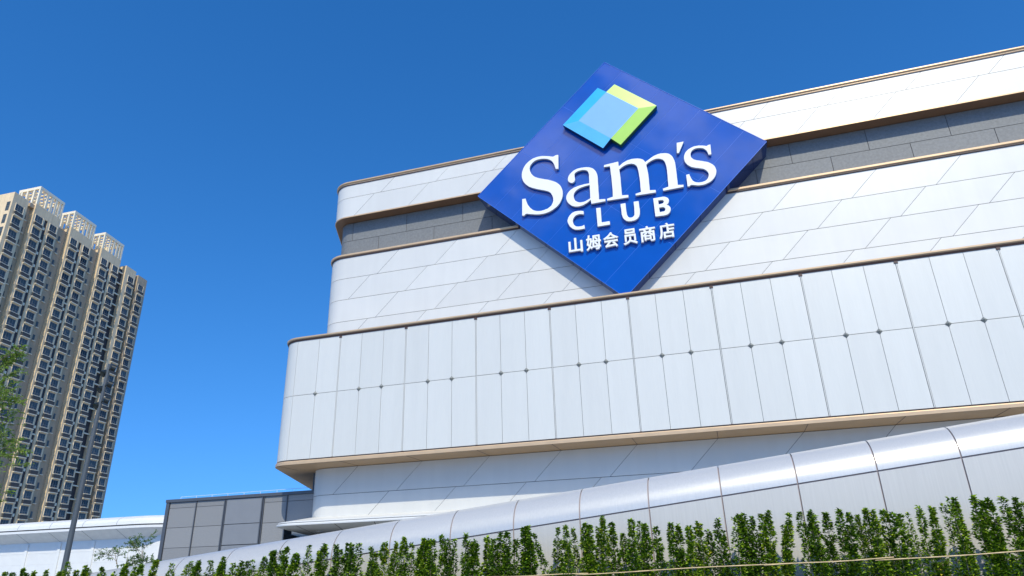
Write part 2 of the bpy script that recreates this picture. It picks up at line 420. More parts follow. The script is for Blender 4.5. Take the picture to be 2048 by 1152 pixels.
# ------------------------------------------------------------------ low grey stone building
gb = thing('stone_building', 'low flat grey stone building between the white store and the white annexe', 'building')
Y = 30.4
def stone():
    bm = bmesh.new(); box(bm, -28.55, -21.95, Y+.03, Y+.6, 0, 5.30); box(bm, -21.95, -18.9, Y+.03, Y+.6, 3.73, 5.30)
    box(bm, -28.55, -28.0, Y+.6, 41, 0, 5.3)
    finish('wall_core', bm, 'gap', gb)
    cols = [(-28.36, -26.72), (-26.64, -24.95), (-22.50, -21.22), (-21.14, -19.0)]
    rows = [(0.0, 1.02), (1.04, 2.01), (2.03, 3.02), (3.04, 4.01), (4.03, 4.99), (5.01, 5.29)]
    for c0, c1 in cols:
        bm = bmesh.new()
        for r0, r1 in rows:
            if c0 > -22 and r0 < 3.5: 
                continue
            if c0 == -22.50 and r1 < 3.5: box(bm, c0, -21.98, Y, Y+.03, r0, r1); continue
            box(bm, c0, c1, Y, Y+.03, r0, r1)
        finish('granite_facing', bm, 'stone', gb)
    # louvred return wall that runs back from the right end, under the canopy
    bm = bmesh.new(); ux, uy = -.42, .9075
    def RT(a, b, z): return (-21.99 + ux*a - uy*b, Y + .62 + uy*a + ux*b, z)
    box(bm, 0, 13, 0, .12, 0, 3.66, 0, RT)
    for i in range(48): box(bm, .05+i*.27, .12+i*.27, -.05, -.003, 0, 3.66, 0, RT)
    finish('louvred_return_wall', bm, 'louvre', gb)
    bm = bmesh.new()
    for r0, r1 in ((0, 1.1), (1.13, 2.05), (2.08, 3.03), (3.07, 4.03), (4.06, 5.27)): box(bm, -24.78, -22.68, Y-.02, Y+.03, r0, r1)
    finish('smooth_panel', bm, 'smooth_grey', gb)
    bm = bmesh.new()
    for x, ww in ((-28.60, .20), (-26.70, .05), (-24.93, .06), (-24.83, .04), (-22.66, .06), (-22.55, .04), (-21.20, .05)):
        box(bm, x, x+ww, Y-.05, Y+.028, 0 if x < -22 else 3.73, 5.30)
    finish('metal_mullion', bm, 'frame_grey', gb)
    bm = bmesh.new(); box(bm, -28.62, -18.9, Y-.09, Y+.62, 5.302, 5.45)
    finish('coping', bm, 'frame_grey', gb)
    bm = bmesh.new(); box(bm, -28.0, -15, Y+.62, 41, 5.1, 5.25)
    finish('roof', bm, 'roof', gb)
    bm = bmesh.new()
    tube(bm, [(-28.2, Y+.5, 5.62), (-20.2, Y+.5, 5.66)], .008, 6)
    for i in range(9): tube(bm, [(-28.2+i, Y+.5, 5.45), (-28.2+i, Y+.5, 5.62)], .01, 6)
    finish('safety_rail', bm, 'letter', gb)
stone()

# ------------------------------------------------------------------ white annexe at the left
an = thing('annexe_building', 'long low white annexe with a rounded overhanging roof edge under the tower', 'building')
PA = Path(50.0, -51.2, 4.5, 16, 1.45)
PAW = Path(51.45, -51.0, 3.4, 16, 1.45)
def annexe():
    global XR
    keep = XR
    def sw(name, mt, path, prof, parent, xa, xb, smooth=False):
        bm = bmesh.new()
        ss = path.samples(xa, xb); rings = []
        # mirrored path: the rounded end is on the right
        for u in ss:
            rings.append([bm.verts.new((-path.P(u, o)[0], path.P(u, o)[1], z)) for o, z in prof])
        n = len(prof)
        for r0, r1 in zip(rings, rings[1:]):
            for k in range(n): bm.faces.new((r0[k], r0[(k+1) % n], r1[(k+1) % n], r1[k]))
        for r in (rings[0], rings[-1]): bm.faces.new(r)
        return finish(name, bm, mt, parent)
    # path mirrored about x=0, so build with cx = +50.x
    PAm = Path(50.0, 50.3, 4.5, 16, 1.3); PWm = Path(51.45, 49.5, 3.4, 16, 1.3)
    far = 110
    wall = sw('wall', 'white', PWm, [(0, 0), (0, 5.2), (-.3, 5.2), (-.3, 0)], an, None, far)
    sw('roof_fascia', 'white', PAm, [(0, 6.08), (-.04, 6.35), (-.22, 6.58), (-.75, 6.80), (-3.0, 6.95), (-3.0, 6.08)], an, None, far)
    sw('fascia_lip', 'white', PAm, [(.02, 5.77), (.02, 5.97), (-.2, 5.97), (-.2, 5.77)], an, None, far)
    sw('fascia_shadow_joint', 'gap', PAm, [(-.10, 5.965), (-.10, 6.085), (-.5, 6.085), (-.5, 5.965)], an, None, far)
    sw('sloping_soffit', 'white_soffit', PAm, [(-.0, 5.768), (-1.5, 4.95), (-1.7, 4.95), (-1.7, 5.2), (-.21, 5.95), (-.2, 5.77)], an, None, far)
    # seams on soffit and fascia
    for k in range(12):
        x = -52.2 - 3.85*k
        bm = bmesh.new()
        quad(bm, (x-.02, 49.99, 5.762), (x+.02, 49.99, 5.762), (x+.02, 51.42, 4.985), (x-.02, 51.42, 4.985))
        pts = [(49.985, 6.09), (50.02, 6.355), (50.20, 6.59), (50.74, 6.812)]
        for (y0, z0), (y1, z1) in zip(pts, pts[1:]):
            quad(bm, (x-.012, y0, z0), (x+.012, y0, z0), (x+.012, y1, z1), (x-.012, y1, z1))
        finish('panel_joint', bm, 'frame_grey', an)
    for x in [-52.1 - 3.96*k for k in range(12)]:
        bm = bmesh.new(); box(bm, x, x+.32, 51.36, 51.44, 0, 4.9)
        finish('pilaster', bm, 'white', an)
    bm = bmesh.new()
    for z in (1.2, 2.15, 3.1, 4.05): box(bm, -100, -49.6, 51.435, 51.4495, z, z+.03)
    finish('wall_joint', bm, 'white_soffit', an)
annexe()

# ------------------------------------------------------------------ blue diamond sign
sign = thing('store_sign', 'huge glossy blue diamond sign with white lettering mounted on the white store front', 'sign', loc=(0, 0, 0))
cT, cR, cB, cL = [Vector(p) for p in ((-3.15, 29.0, 26.42), (3.99, 29.0, 19.70), (-3.27, 29.0, 12.88), (-10.41, 29.0, 19.64))]
def bil(p, q, y=29.0):        # p from the left corner to the top corner, q from the left corner to the bottom corner
    v = (1-p)*(1-q)*cL + p*(1-q)*cT + (1-p)*q*cB + p*q*cR
    return (v.x, y, v.z)
bm = bmesh.new(); yb = 30.33
quad(bm, cT, cR, cB, cL)
finish('sign_backing', bm, 'signedge', sign).location = (0, .004, 0)
bm = bmesh.new()
for A, B in ((cT, cR), (cR, cB), (cB, cL), (cL, cT)):
    quad(bm, (A.x, 28.995, A.z), (B.x, 28.995, B.z), (B.x, yb, B.z), (A.x, yb, A.z))
quad(bm, *[(c.x, yb, c.z) for c in (cT, cR, cB, cL)])
finish('mirror_return', bm, 'signside', sign)
bm = bmesh.new(); g = .0009
rnd = random.Random(4)
for i in range(3):
    for j in range(8):
        p0, p1, q0, q1 = i/3+g, (i+1)/3-g, j/8+g, (j+1)/8-g
        t = rnd.uniform(-.002, .002); s_ = rnd.uniform(-.002, .002)
        quad(bm, bil(p0, q0, 29.0+t), bil(p1, q0, 29.0+s_), bil(p1, q1, 29.0-t), bil(p0, q1, 29.0-s_))
finish('blue_panel_face', bm, 'signblue', sign, recalc=False)
bm = bmesh.new()
for A, B in ((cT, cR), (cR, cB), (cB, cL), (cL, cT)):
    n = (B-A).normalized(); inn = ((cT+cB)/2 - (A+B)/2).normalized()
    e = .022
    a, b = A+inn*0, B+inn*0
    ring = []
    for y in (28.985, 29.02):
        ring.append([(a.x, y, a.z), (b.x, y, b.z), (b.x+inn.x*e, y, b.z+inn.z*e), (a.x+inn.x*e, y, a.z+inn.z*e)])
    v0 = [bm.verts.new(p) for p in ring[0]]; v1 = [bm.verts.new(p) for p in ring[1]]
    bm.faces.new(v0); bm.faces.new(v1)
    for k in range(4): bm.faces.new((v0[k], v0[(k+1) % 4], v1[(k+1) % 4], v1[k]))
finish('edge_trim', bm, 'signedge', sign)

# letter outlines on the sign plane in centimetres (x, z)
GL = {"S":[[[-594,2110],[-610,2110],[-612,2108],[-615,2107],[-617,2106],[-620,2105],[-623,2105],[-626,2106],[-632,2108],[-639,2111],[-646,2113],[-653,2115],[-660,2117],[-668,2119],[-676,2121],[-685,2122],[-694,2122],[-703,2122],[-711,2121],[-720,2119],[-729,2117],[-738,2113],[-747,2108],[-755,2102],[-763,2095],[-771,2087],[-777,2078],[-782,2069],[-786,2059],[-789,2050],[-791,2042],[-792,2033],[-792,2024],[-792,2016],[-790,2007],[-788,1999],[-785,1991],[-781,1984],[-776,1975],[-769,1967],[-762,1960],[-755,1953],[-746,1948],[-737,1942],[-728,1938],[-718,1933],[-709,1929],[-699,1925],[-690,1921],[-681,1918],[-673,1914],[-666,1911],[-659,1907],[-653,1903],[-648,1898],[-644,1893],[-641,1886],[-638,1879],[-636,1872],[-634,1865],[-634,1857],[-634,1849],[-636,1842],[-639,1834],[-643,1827],[-647,1821],[-653,1817],[-659,1813],[-666,1809],[-675,1807],[-683,1805],[-691,1804],[-700,1803],[-708,1804],[-716,1805],[-723,1807],[-730,1810],[-736,1813],[-743,1818],[-748,1824],[-754,1830],[-759,1838],[-763,1845],[-767,1852],[-770,1859],[-772,1866],[-774,1873],[-776,1881],[-777,1889],[-795,1889],[-798,1794],[-788,1792],[-785,1794],[-783,1797],[-780,1799],[-778,1800],[-775,1800],[-771,1800],[-766,1798],[-760,1796],[-753,1794],[-744,1792],[-734,1789],[-725,1787],[-715,1785],[-706,1784],[-696,1784],[-687,1784],[-678,1785],[-668,1787],[-659,1789],[-649,1793],[-640,1797],[-630,1803],[-619,1810],[-611,1817],[-604,1825],[-598,1833],[-594,1841],[-590,1850],[-587,1859],[-585,1867],[-584,1877],[-584,1886],[-584,1895],[-586,1904],[-588,1913],[-591,1921],[-594,1928],[-599,1935],[-604,1941],[-610,1947],[-617,1953],[-625,1958],[-633,1963],[-641,1967],[-650,1972],[-659,1976],[-668,1979],[-678,1983],[-687,1987],[-697,1991],[-706,1995],[-714,2000],[-722,2005],[-728,2010],[-733,2016],[-738,2023],[-742,2030],[-745,2038],[-748,2047],[-749,2055],[-749,2062],[-747,2070],[-745,2076],[-741,2082],[-736,2088],[-731,2093],[-725,2097],[-719,2101],[-713,2103],[-706,2104],[-699,2105],[-692,2105],[-684,2105],[-676,2104],[-669,2102],[-661,2100],[-654,2098],[-647,2094],[-641,2090],[-636,2086],[-631,2081],[-627,2076],[-624,2069],[-621,2063],[-619,2057],[-617,2050],[-616,2044],[-614,2039],[-613,2033],[-612,2028],[-598,2027]]],"a":[[[-447,2003],[-442,2002],[-438,2000],[-434,1998],[-430,1996],[-426,1993],[-422,1990],[-419,1986],[-416,1982],[-413,1977],[-410,1972],[-408,1967],[-407,1962],[-405,1956],[-404,1951],[-404,1945],[-403,1940],[-403,1935],[-403,1930],[-404,1915],[-404,1900],[-404,1881],[-405,1859],[-405,1835],[-406,1810],[-375,1807],[-376,1794],[-445,1793],[-447,1816],[-454,1811],[-460,1806],[-467,1802],[-474,1799],[-482,1795],[-489,1793],[-497,1792],[-504,1791],[-511,1791],[-518,1792],[-524,1793],[-530,1795],[-536,1798],[-542,1801],[-547,1806],[-552,1811],[-557,1817],[-561,1823],[-564,1830],[-566,1837],[-568,1844],[-568,1850],[-567,1856],[-566,1862],[-563,1868],[-560,1874],[-556,1879],[-552,1884],[-546,1889],[-541,1893],[-534,1896],[-528,1900],[-521,1902],[-513,1904],[-506,1906],[-498,1907],[-491,1908],[-482,1909],[-474,1910],[-465,1910],[-456,1910],[-447,1910],[-447,1920],[-446,1930],[-446,1939],[-446,1947],[-445,1955],[-445,1961],[-446,1966],[-446,1970],[-448,1974],[-449,1978],[-452,1982],[-454,1985],[-458,1987],[-462,1989],[-466,1991],[-471,1992],[-475,1993],[-480,1993],[-486,1993],[-491,1992],[-496,1992],[-501,1990],[-506,1988],[-510,1986],[-514,1983],[-516,1980],[-518,1976],[-518,1972],[-518,1967],[-518,1963],[-518,1958],[-517,1954],[-517,1950],[-517,1946],[-518,1941],[-520,1938],[-521,1935],[-523,1933],[-526,1932],[-529,1930],[-532,1930],[-536,1930],[-539,1931],[-542,1933],[-545,1936],[-548,1938],[-550,1941],[-552,1945],[-553,1949],[-553,1953],[-553,1957],[-552,1962],[-551,1966],[-549,1971],[-547,1975],[-544,1979],[-541,1983],[-537,1987],[-532,1991],[-527,1995],[-521,1999],[-515,2002],[-509,2004],[-503,2006],[-496,2007],[-489,2007],[-482,2008],[-475,2007],[-467,2007],[-460,2006],[-453,2005]],[[-446,1900],[-453,1899],[-459,1899],[-465,1898],[-472,1897],[-478,1896],[-485,1895],[-491,1893],[-497,1892],[-503,1889],[-509,1886],[-514,1883],[-518,1879],[-522,1875],[-525,1870],[-528,1865],[-529,1860],[-530,1855],[-530,1850],[-529,1844],[-528,1838],[-526,1833],[-524,1828],[-521,1824],[-517,1821],[-513,1818],[-508,1815],[-502,1813],[-498,1812],[-493,1812],[-488,1812],[-483,1812],[-477,1813],[-471,1815],[-464,1818],[-456,1821],[-448,1825]]],"m":[[[-295,2003],[-295,1974],[-289,1979],[-282,1984],[-275,1989],[-268,1993],[-261,1996],[-254,1999],[-246,2001],[-238,2002],[-230,2003],[-222,2003],[-215,2002],[-207,2001],[-200,2000],[-194,1998],[-188,1996],[-182,1993],[-177,1990],[-173,1986],[-170,1981],[-167,1976],[-165,1971],[-158,1976],[-151,1980],[-143,1985],[-135,1990],[-127,1994],[-119,1998],[-111,2000],[-104,2002],[-96,2003],[-88,2004],[-81,2003],[-73,2002],[-67,2001],[-60,1999],[-54,1996],[-49,1993],[-45,1989],[-41,1984],[-37,1979],[-34,1973],[-32,1966],[-30,1959],[-28,1951],[-27,1943],[-26,1936],[-26,1928],[-26,1919],[-26,1908],[-26,1894],[-26,1878],[-27,1859],[-27,1837],[-28,1814],[-2,1810],[-3,1798],[-98,1796],[-99,1808],[-72,1814],[-71,1829],[-71,1844],[-70,1859],[-69,1875],[-69,1891],[-68,1905],[-69,1916],[-69,1925],[-70,1933],[-71,1941],[-72,1947],[-74,1953],[-76,1959],[-79,1963],[-82,1967],[-87,1970],[-91,1973],[-96,1975],[-102,1977],[-108,1978],[-114,1978],[-120,1977],[-128,1975],[-134,1973],[-141,1970],[-146,1967],[-152,1964],[-156,1961],[-159,1958],[-162,1955],[-161,1944],[-160,1932],[-159,1919],[-158,1905],[-158,1891],[-158,1875],[-159,1855],[-159,1834],[-160,1812],[-132,1808],[-133,1794],[-228,1796],[-229,1806],[-202,1811],[-202,1826],[-202,1842],[-201,1857],[-201,1873],[-201,1890],[-202,1904],[-202,1917],[-203,1928],[-204,1937],[-205,1945],[-206,1951],[-208,1956],[-210,1961],[-213,1965],[-216,1968],[-219,1971],[-223,1973],[-228,1975],[-233,1977],[-239,1977],[-245,1978],[-252,1977],[-258,1976],[-264,1974],[-269,1972],[-275,1969],[-280,1966],[-285,1963],[-289,1960],[-294,1957],[-293,1946],[-293,1932],[-292,1912],[-293,1883],[-293,1848],[-294,1811],[-263,1807],[-264,1793],[-367,1795],[-367,1806],[-338,1812],[-337,1830],[-336,1849],[-336,1867],[-336,1887],[-336,1907],[-336,1927],[-337,1946],[-337,1966],[-338,1985],[-368,1986],[-366,1998]]],"'":[[[-6,2046],[28,2046],[-2,1987],[-12,1988]]],"s":[[[147,2002],[136,2001],[134,2000],[133,1999],[131,1998],[130,1997],[128,1997],[126,1998],[121,2000],[115,2002],[110,2004],[104,2005],[97,2007],[91,2008],[84,2008],[78,2008],[71,2008],[65,2006],[58,2004],[51,2001],[44,1998],[38,1993],[32,1988],[27,1982],[24,1976],[21,1970],[19,1964],[18,1958],[17,1951],[18,1944],[18,1937],[20,1930],[23,1924],[26,1918],[30,1912],[35,1907],[40,1902],[45,1898],[51,1895],[57,1892],[63,1889],[70,1887],[76,1885],[82,1882],[87,1880],[93,1878],[98,1876],[102,1872],[107,1868],[110,1864],[113,1859],[116,1854],[117,1848],[118,1843],[117,1838],[116,1833],[114,1828],[111,1822],[108,1818],[104,1814],[99,1811],[94,1809],[88,1808],[82,1807],[77,1807],[72,1807],[67,1808],[63,1809],[58,1811],[53,1813],[49,1816],[46,1819],[43,1822],[41,1826],[39,1831],[37,1836],[36,1840],[35,1844],[34,1847],[33,1851],[32,1854],[32,1858],[31,1862],[16,1860],[15,1797],[23,1795],[25,1797],[27,1799],[29,1800],[31,1801],[33,1801],[35,1801],[42,1799],[48,1797],[54,1795],[60,1793],[66,1792],[72,1791],[79,1791],[87,1791],[94,1792],[101,1794],[107,1796],[113,1798],[120,1801],[126,1805],[132,1810],[137,1815],[142,1821],[146,1827],[149,1833],[151,1840],[153,1846],[154,1853],[154,1860],[153,1866],[152,1872],[150,1878],[148,1883],[144,1888],[141,1893],[136,1897],[132,1901],[127,1905],[121,1909],[115,1912],[109,1914],[103,1917],[97,1920],[91,1922],[85,1925],[79,1927],[72,1930],[67,1933],[62,1936],[59,1939],[56,1943],[53,1947],[51,1951],[50,1956],[50,1961],[50,1966],[51,1970],[52,1975],[55,1980],[57,1984],[61,1987],[65,1990],[69,1992],[74,1994],[79,1994],[84,1995],[90,1994],[96,1993],[101,1992],[106,1990],[110,1988],[115,1985],[118,1981],[122,1976],[125,1971],[127,1966],[128,1962],[129,1957],[130,1953],[131,1950],[131,1947],[144,1946]]],"C":[[[-486,1761],[-487,1742],[-491,1744],[-494,1745],[-498,1746],[-503,1747],[-507,1748],[-511,1748],[-515,1747],[-519,1746],[-523,1745],[-527,1743],[-531,1740],[-535,1736],[-537,1732],[-540,1728],[-541,1724],[-542,1720],[-543,1717],[-543,1713],[-542,1708],[-541,1703],[-540,1699],[-538,1695],[-535,1691],[-532,1688],[-529,1685],[-524,1683],[-520,1682],[-515,1681],[-510,1681],[-505,1681],[-502,1681],[-499,1681],[-496,1682],[-493,1683],[-491,1684],[-488,1686],[-486,1666],[-489,1665],[-493,1664],[-498,1664],[-502,1664],[-507,1664],[-513,1664],[-517,1664],[-522,1665],[-527,1666],[-532,1667],[-537,1669],[-542,1672],[-546,1675],[-550,1679],[-554,1683],[-558,1688],[-561,1694],[-564,1700],[-566,1706],[-568,1712],[-569,1719],[-569,1725],[-567,1730],[-565,1736],[-563,1741],[-559,1746],[-556,1751],[-551,1755],[-547,1759],[-542,1762],[-537,1764],[-531,1766],[-525,1767],[-519,1767],[-512,1767],[-506,1766],[-499,1765],[-493,1763]]],"L":[[[-424,1765],[-402,1764],[-403,1683],[-364,1683],[-364,1664],[-424,1664]]],"U":[[[-305,1765],[-281,1765],[-281,1758],[-281,1750],[-281,1742],[-281,1732],[-281,1723],[-280,1715],[-280,1709],[-280,1705],[-279,1702],[-278,1698],[-277,1695],[-276,1692],[-274,1689],[-272,1687],[-270,1685],[-268,1684],[-265,1683],[-262,1683],[-259,1683],[-256,1684],[-253,1685],[-250,1687],[-248,1690],[-246,1692],[-245,1695],[-244,1698],[-244,1702],[-243,1710],[-243,1720],[-242,1730],[-242,1741],[-242,1753],[-242,1765],[-218,1764],[-218,1754],[-218,1743],[-218,1733],[-217,1723],[-217,1714],[-218,1707],[-218,1701],[-219,1696],[-220,1692],[-221,1688],[-223,1683],[-225,1679],[-228,1675],[-232,1672],[-236,1669],[-241,1667],[-245,1665],[-251,1664],[-256,1664],[-262,1663],[-267,1664],[-272,1664],[-277,1666],[-282,1668],[-286,1670],[-290,1674],[-293,1678],[-296,1682],[-299,1687],[-301,1692],[-302,1697],[-303,1703],[-304,1708],[-304,1713],[-304,1719],[-304,1727],[-304,1738],[-305,1751]]],"B":[[[-149,1765],[-131,1765],[-115,1765],[-103,1765],[-97,1764],[-94,1763],[-92,1762],[-89,1760],[-86,1758],[-83,1756],[-81,1752],[-79,1749],[-78,1745],[-78,1742],[-78,1738],[-79,1734],[-80,1731],[-81,1728],[-83,1725],[-86,1722],[-88,1721],[-91,1719],[-88,1717],[-85,1716],[-82,1713],[-80,1710],[-78,1707],[-76,1704],[-75,1700],[-75,1696],[-75,1692],[-76,1688],[-77,1684],[-79,1680],[-81,1677],[-84,1673],[-87,1671],[-90,1669],[-94,1667],[-98,1666],[-102,1666],[-106,1665],[-112,1665],[-123,1666],[-135,1666],[-149,1667]],[[-127,1749],[-120,1749],[-114,1749],[-110,1748],[-107,1747],[-105,1746],[-104,1745],[-103,1743],[-102,1740],[-102,1738],[-103,1736],[-104,1734],[-105,1732],[-107,1731],[-109,1730],[-112,1729],[-116,1729],[-121,1728],[-127,1728]],[[-127,1710],[-121,1710],[-115,1710],[-111,1710],[-107,1709],[-105,1708],[-103,1706],[-101,1704],[-100,1702],[-99,1699],[-100,1696],[-100,1693],[-102,1691],[-103,1689],[-104,1688],[-107,1687],[-112,1687],[-119,1687],[-126,1686]]]}
# hedge shoots: (x of the tip, z of the tip, half width, x lower down)
PL = [[[-15.59,1.82,0.13,-15.59],[-15.43,1.84,0.1,-15.43]],[[-15.08,1.79,0.127,-15.08],[-14.92,1.85,0.084,-14.92]],[[-14.74,1.8,0.084,-14.74],[-14.61,1.75,0.069,-14.61]],[[-14.39,1.78,0.11,-14.39]],[[-14.07,1.85,0.068,-14.07],[-13.89,1.77,0.081,-13.89]],[[-13.74,1.79,0.067,-13.74],[-13.47,1.81,0.066,-13.47]],[[-13.05,1.76,0.117,-13.05]],[[-12.83,1.94,0.104,-12.83],[-12.7,1.78,0.064,-12.7]],[[-12.52,1.82,0.115,-12.52],[-12.37,1.85,0.102,-12.37]],[[-12.16,1.82,0.113,-12.16]],[[-11.72,1.75,0.087,-11.72]],[[-11.57,1.85,0.111,-11.58]],[[-11.31,1.81,0.097,-11.31]],[[-11.07,1.84,0.133,-11.07]],[[-10.73,1.92,0.095,-10.82]],[[-10.34,1.85,0.082,-10.38],[-10.02,1.88,0.139,-10.09]],[[-9.83,1.77,0.08,-9.83]],[[-9.66,1.87,0.114,-9.66],[-9.52,1.88,0.091,-9.52],[-9.35,1.74,0.067,-9.35]],[[-9.21,1.82,0.078,-9.21],[-9.13,1.93,0.1,-9.13],[-8.96,1.83,0.088,-8.96]],[[-8.84,1.85,0.077,-8.84],[-8.72,1.84,0.098,-8.72]],[[-8.51,1.87,0.065,-8.51],[-8.37,1.9,0.129,-8.37]],[[-8.16,1.78,0.085,-8.16],[-8.03,2.0,0.117,-8.03],[-7.93,2.0,0.064,-7.93]],[[-7.8,2.05,0.095,-7.8],[-7.6,1.93,0.115,-7.6]],[[-7.34,2.07,0.062,-7.33]],[[-7.21,1.98,0.082,-7.21],[-7.1,2.08,0.092,-7.1]],[[-6.86,2.06,0.041,-6.86],[-6.75,1.97,0.131,-6.75],[-6.59,2.07,0.11,-6.59],[-6.45,2.05,0.05,-6.45]],[[-6.32,2.06,0.089,-6.32]],[[-6.11,2.0,0.049,-6.11],[-6.08,1.89,0.088,-6.12]],[[-5.82,2.06,0.145,-5.83]],[[-5.66,2.07,0.058,-5.66]],[[-5.46,2.14,0.095,-5.46],[-5.36,2.04,0.076,-5.36],[-5.25,1.95,0.066,-5.25],[-5.17,2.1,0.066,-5.22]],[[-5.06,2.08,0.103,-5.06],[-4.94,2.07,0.074,-4.94],[-4.76,2.13,0.074,-4.76]],[[-4.65,2.09,0.064,-4.65],[-4.54,2.07,0.055,-4.57]],[[-4.34,2.15,0.054,-4.34],[-4.28,2.03,0.09,-4.28],[-4.17,2.03,0.098,-4.17]],[[-4.01,2.08,0.071,-3.99],[-3.94,2.04,0.044,-3.86]],[[-3.81,2.05,0.062,-3.81],[-3.72,2.14,0.053,-3.72],[-3.61,2.15,0.07,-3.61],[-3.45,2.02,0.06,-3.5]],[[-3.32,2.21,0.086,-3.32],[-3.27,2.23,0.052,-3.27],[-3.21,2.09,0.068,-3.21],[-3.15,2.11,0.026,-2.92]],[[-2.77,2.18,0.059,-2.84],[-2.69,1.98,0.091,-2.69]],[[-2.58,2.2,0.058,-2.61],[-2.52,2.17,0.05,-2.48]],[[-2.28,2.23,0.082,-2.28],[-2.21,2.19,0.065,-2.21]],[[-2.08,2.16,0.041,-2.08]],[[-1.98,2.31,0.049,-1.98]],[[-1.86,2.22,0.056,-1.82]],[[-1.69,2.05,0.063,-1.69],[-1.54,2.25,0.063,-1.54],[-1.44,2.23,0.079,-1.44],[-1.34,2.18,0.07,-1.35]],[[-1.16,2.13,0.062,-1.16]],[[-0.94,2.18,0.054,-0.94],[-0.84,2.14,0.061,-0.83]],[[-0.67,2.11,0.053,-0.67],[-0.58,2.11,0.052,-0.58],[-0.51,2.17,0.075,-0.51]],[[-0.37,2.07,0.067,-0.37],[-0.23,2.21,0.059,-0.23],[-0.16,2.03,0.058,-0.16]],[[0.02,2.21,0.066,0.02],[0.11,2.25,0.058,0.11],[0.18,2.27,0.065,0.18]],[[0.29,2.2,0.057,0.29]],[[0.42,2.24,0.05,0.42],[0.52,2.29,0.057,0.47]],[[0.7,2.07,0.035,0.7],[0.82,2.23,0.049,0.67]],[[0.98,2.25,0.069,0.98],[1.11,2.26,0.062,1.11]],[[1.16,2.2,0.048,1.16],[1.32,2.23,0.075,1.3]],[[1.51,2.25,0.047,1.46]],[[1.63,2.18,0.053,1.57]],[[1.76,2.18,0.046,1.76],[1.87,2.26,0.066,1.87],[1.94,2.22,0.033,1.94]],[[1.99,2.11,0.052,1.99],[2.11,2.22,0.072,2.11]],[[2.21,2.19,0.058,2.21],[2.31,2.15,0.058,2.31]],[[2.43,2.17,0.038,2.41],[2.58,2.26,0.044,2.61]],[[2.74,2.23,0.044,2.7],[2.88,2.27,0.056,2.88]],[[2.97,2.34,0.05,2.97],[3.06,2.34,0.05,3.03]],[[3.26,2.34,0.049,3.28]],[[3.35,2.28,0.049,3.35],[3.45,2.3,0.042,3.46]],[[3.63,2.32,0.054,3.61]],[[3.7,2.19,0.036,3.7],[3.79,2.31,0.047,3.76]],[[3.87,2.24,0.047,3.87]],[[4.04,2.27,0.052,4.04],[4.15,2.33,0.046,4.15]],[[4.32,2.31,0.057,4.32]],[[4.5,2.34,0.051,4.5]]]

def letter_mesh(splines=None, text=None, ex=.055, off=0.0, bevel=.012):
    if text:
        c = bpy.data.curves.new('tmp', 'FONT'); c.body = text; c.size = 1.0; c.offset = off
    else:
        c = bpy.data.curves.new('tmp', 'CURVE'); c.dimensions = '2D'; c.fill_mode = 'BOTH'
        for sp in splines:
            s = c.splines.new('POLY'); s.points.add(len(sp)-1); s.use_cyclic_u = True
            for p, (x, z) in zip(s.points, sp): p.co = (x/100, z/100, 0, 1)
        c.extrude = ex; c.bevel_depth = bevel; c.offset = -bevel; c.bevel_resolution = 1
    o = bpy.data.objects.new('tmp', c); COL.objects.link(o); bpy.context.view_layer.update()
    me = bpy.data.meshes.new_from_object(o)
    COL.objects.unlink(o); bpy.data.objects.remove(o); bpy.data.curves.remove(c)
    return me
def place(me, name, parent, y, sides=True):
    for v in me.vertices: v.co = (v.co.x, y - v.co.z, v.co.y)
    me.materials.clear(); me.materials.append(M['letter']); me.materials.append(M['letter_side'])
    for p in me.polygons: p.use_smooth = False
    me.update()
    for p in me.polygons: p.material_index = 0 if abs(p.normal.y) > .5 else 1
    o = bpy.data.objects.new(name, me); COL.objects.link(o); o.parent = parent
    return o
for ch, loops in GL.items():
    o = place(letter_mesh(splines=loops), 'apostrophe' if ch == "'" else 'letter', sign, 28.895)
for ch, x0, x1, z0, z1 in (('\u5c71', -5.73, -5.03, 15.45, 16.24), ('\u59c6', -4.88, -4.14, 15.42, 16.26), ('\u4f1a', -4.05, -3.29, 15.42, 16.25),
                           ('\u5458', -3.11, -2.42, 15.42, 16.26), ('\u5546', -2.31, -1.57, 15.43, 16.26), ('\u5e97', -1.43, -.69, 15.44, 16.26)):
    c = bpy.data.curves.new('tmp', 'FONT'); c.body = ch; c.size = 1.0; c.bevel_depth = .034; c.bevel_resolution = 1; c.extrude = .03
    o = bpy.data.objects.new('tmp', c); COL.objects.link(o); bpy.context.view_layer.update()
    me = bpy.data.meshes.new_from_object(o)
    COL.objects.unlink(o); bpy.data.objects.remove(o); bpy.data.curves.remove(c)
    xs = [v.co.x for v in me.vertices]; ys = [v.co.y for v in me.vertices]
    for v in me.vertices:
        v.co = (x0 + (v.co.x-min(xs))/(max(xs)-min(xs))*(x1-x0), z0 + (v.co.y-min(ys))/(max(ys)-min(ys))*(z1-z0), v.co.z*1.1)
    place(me, 'character', sign, 28.895)
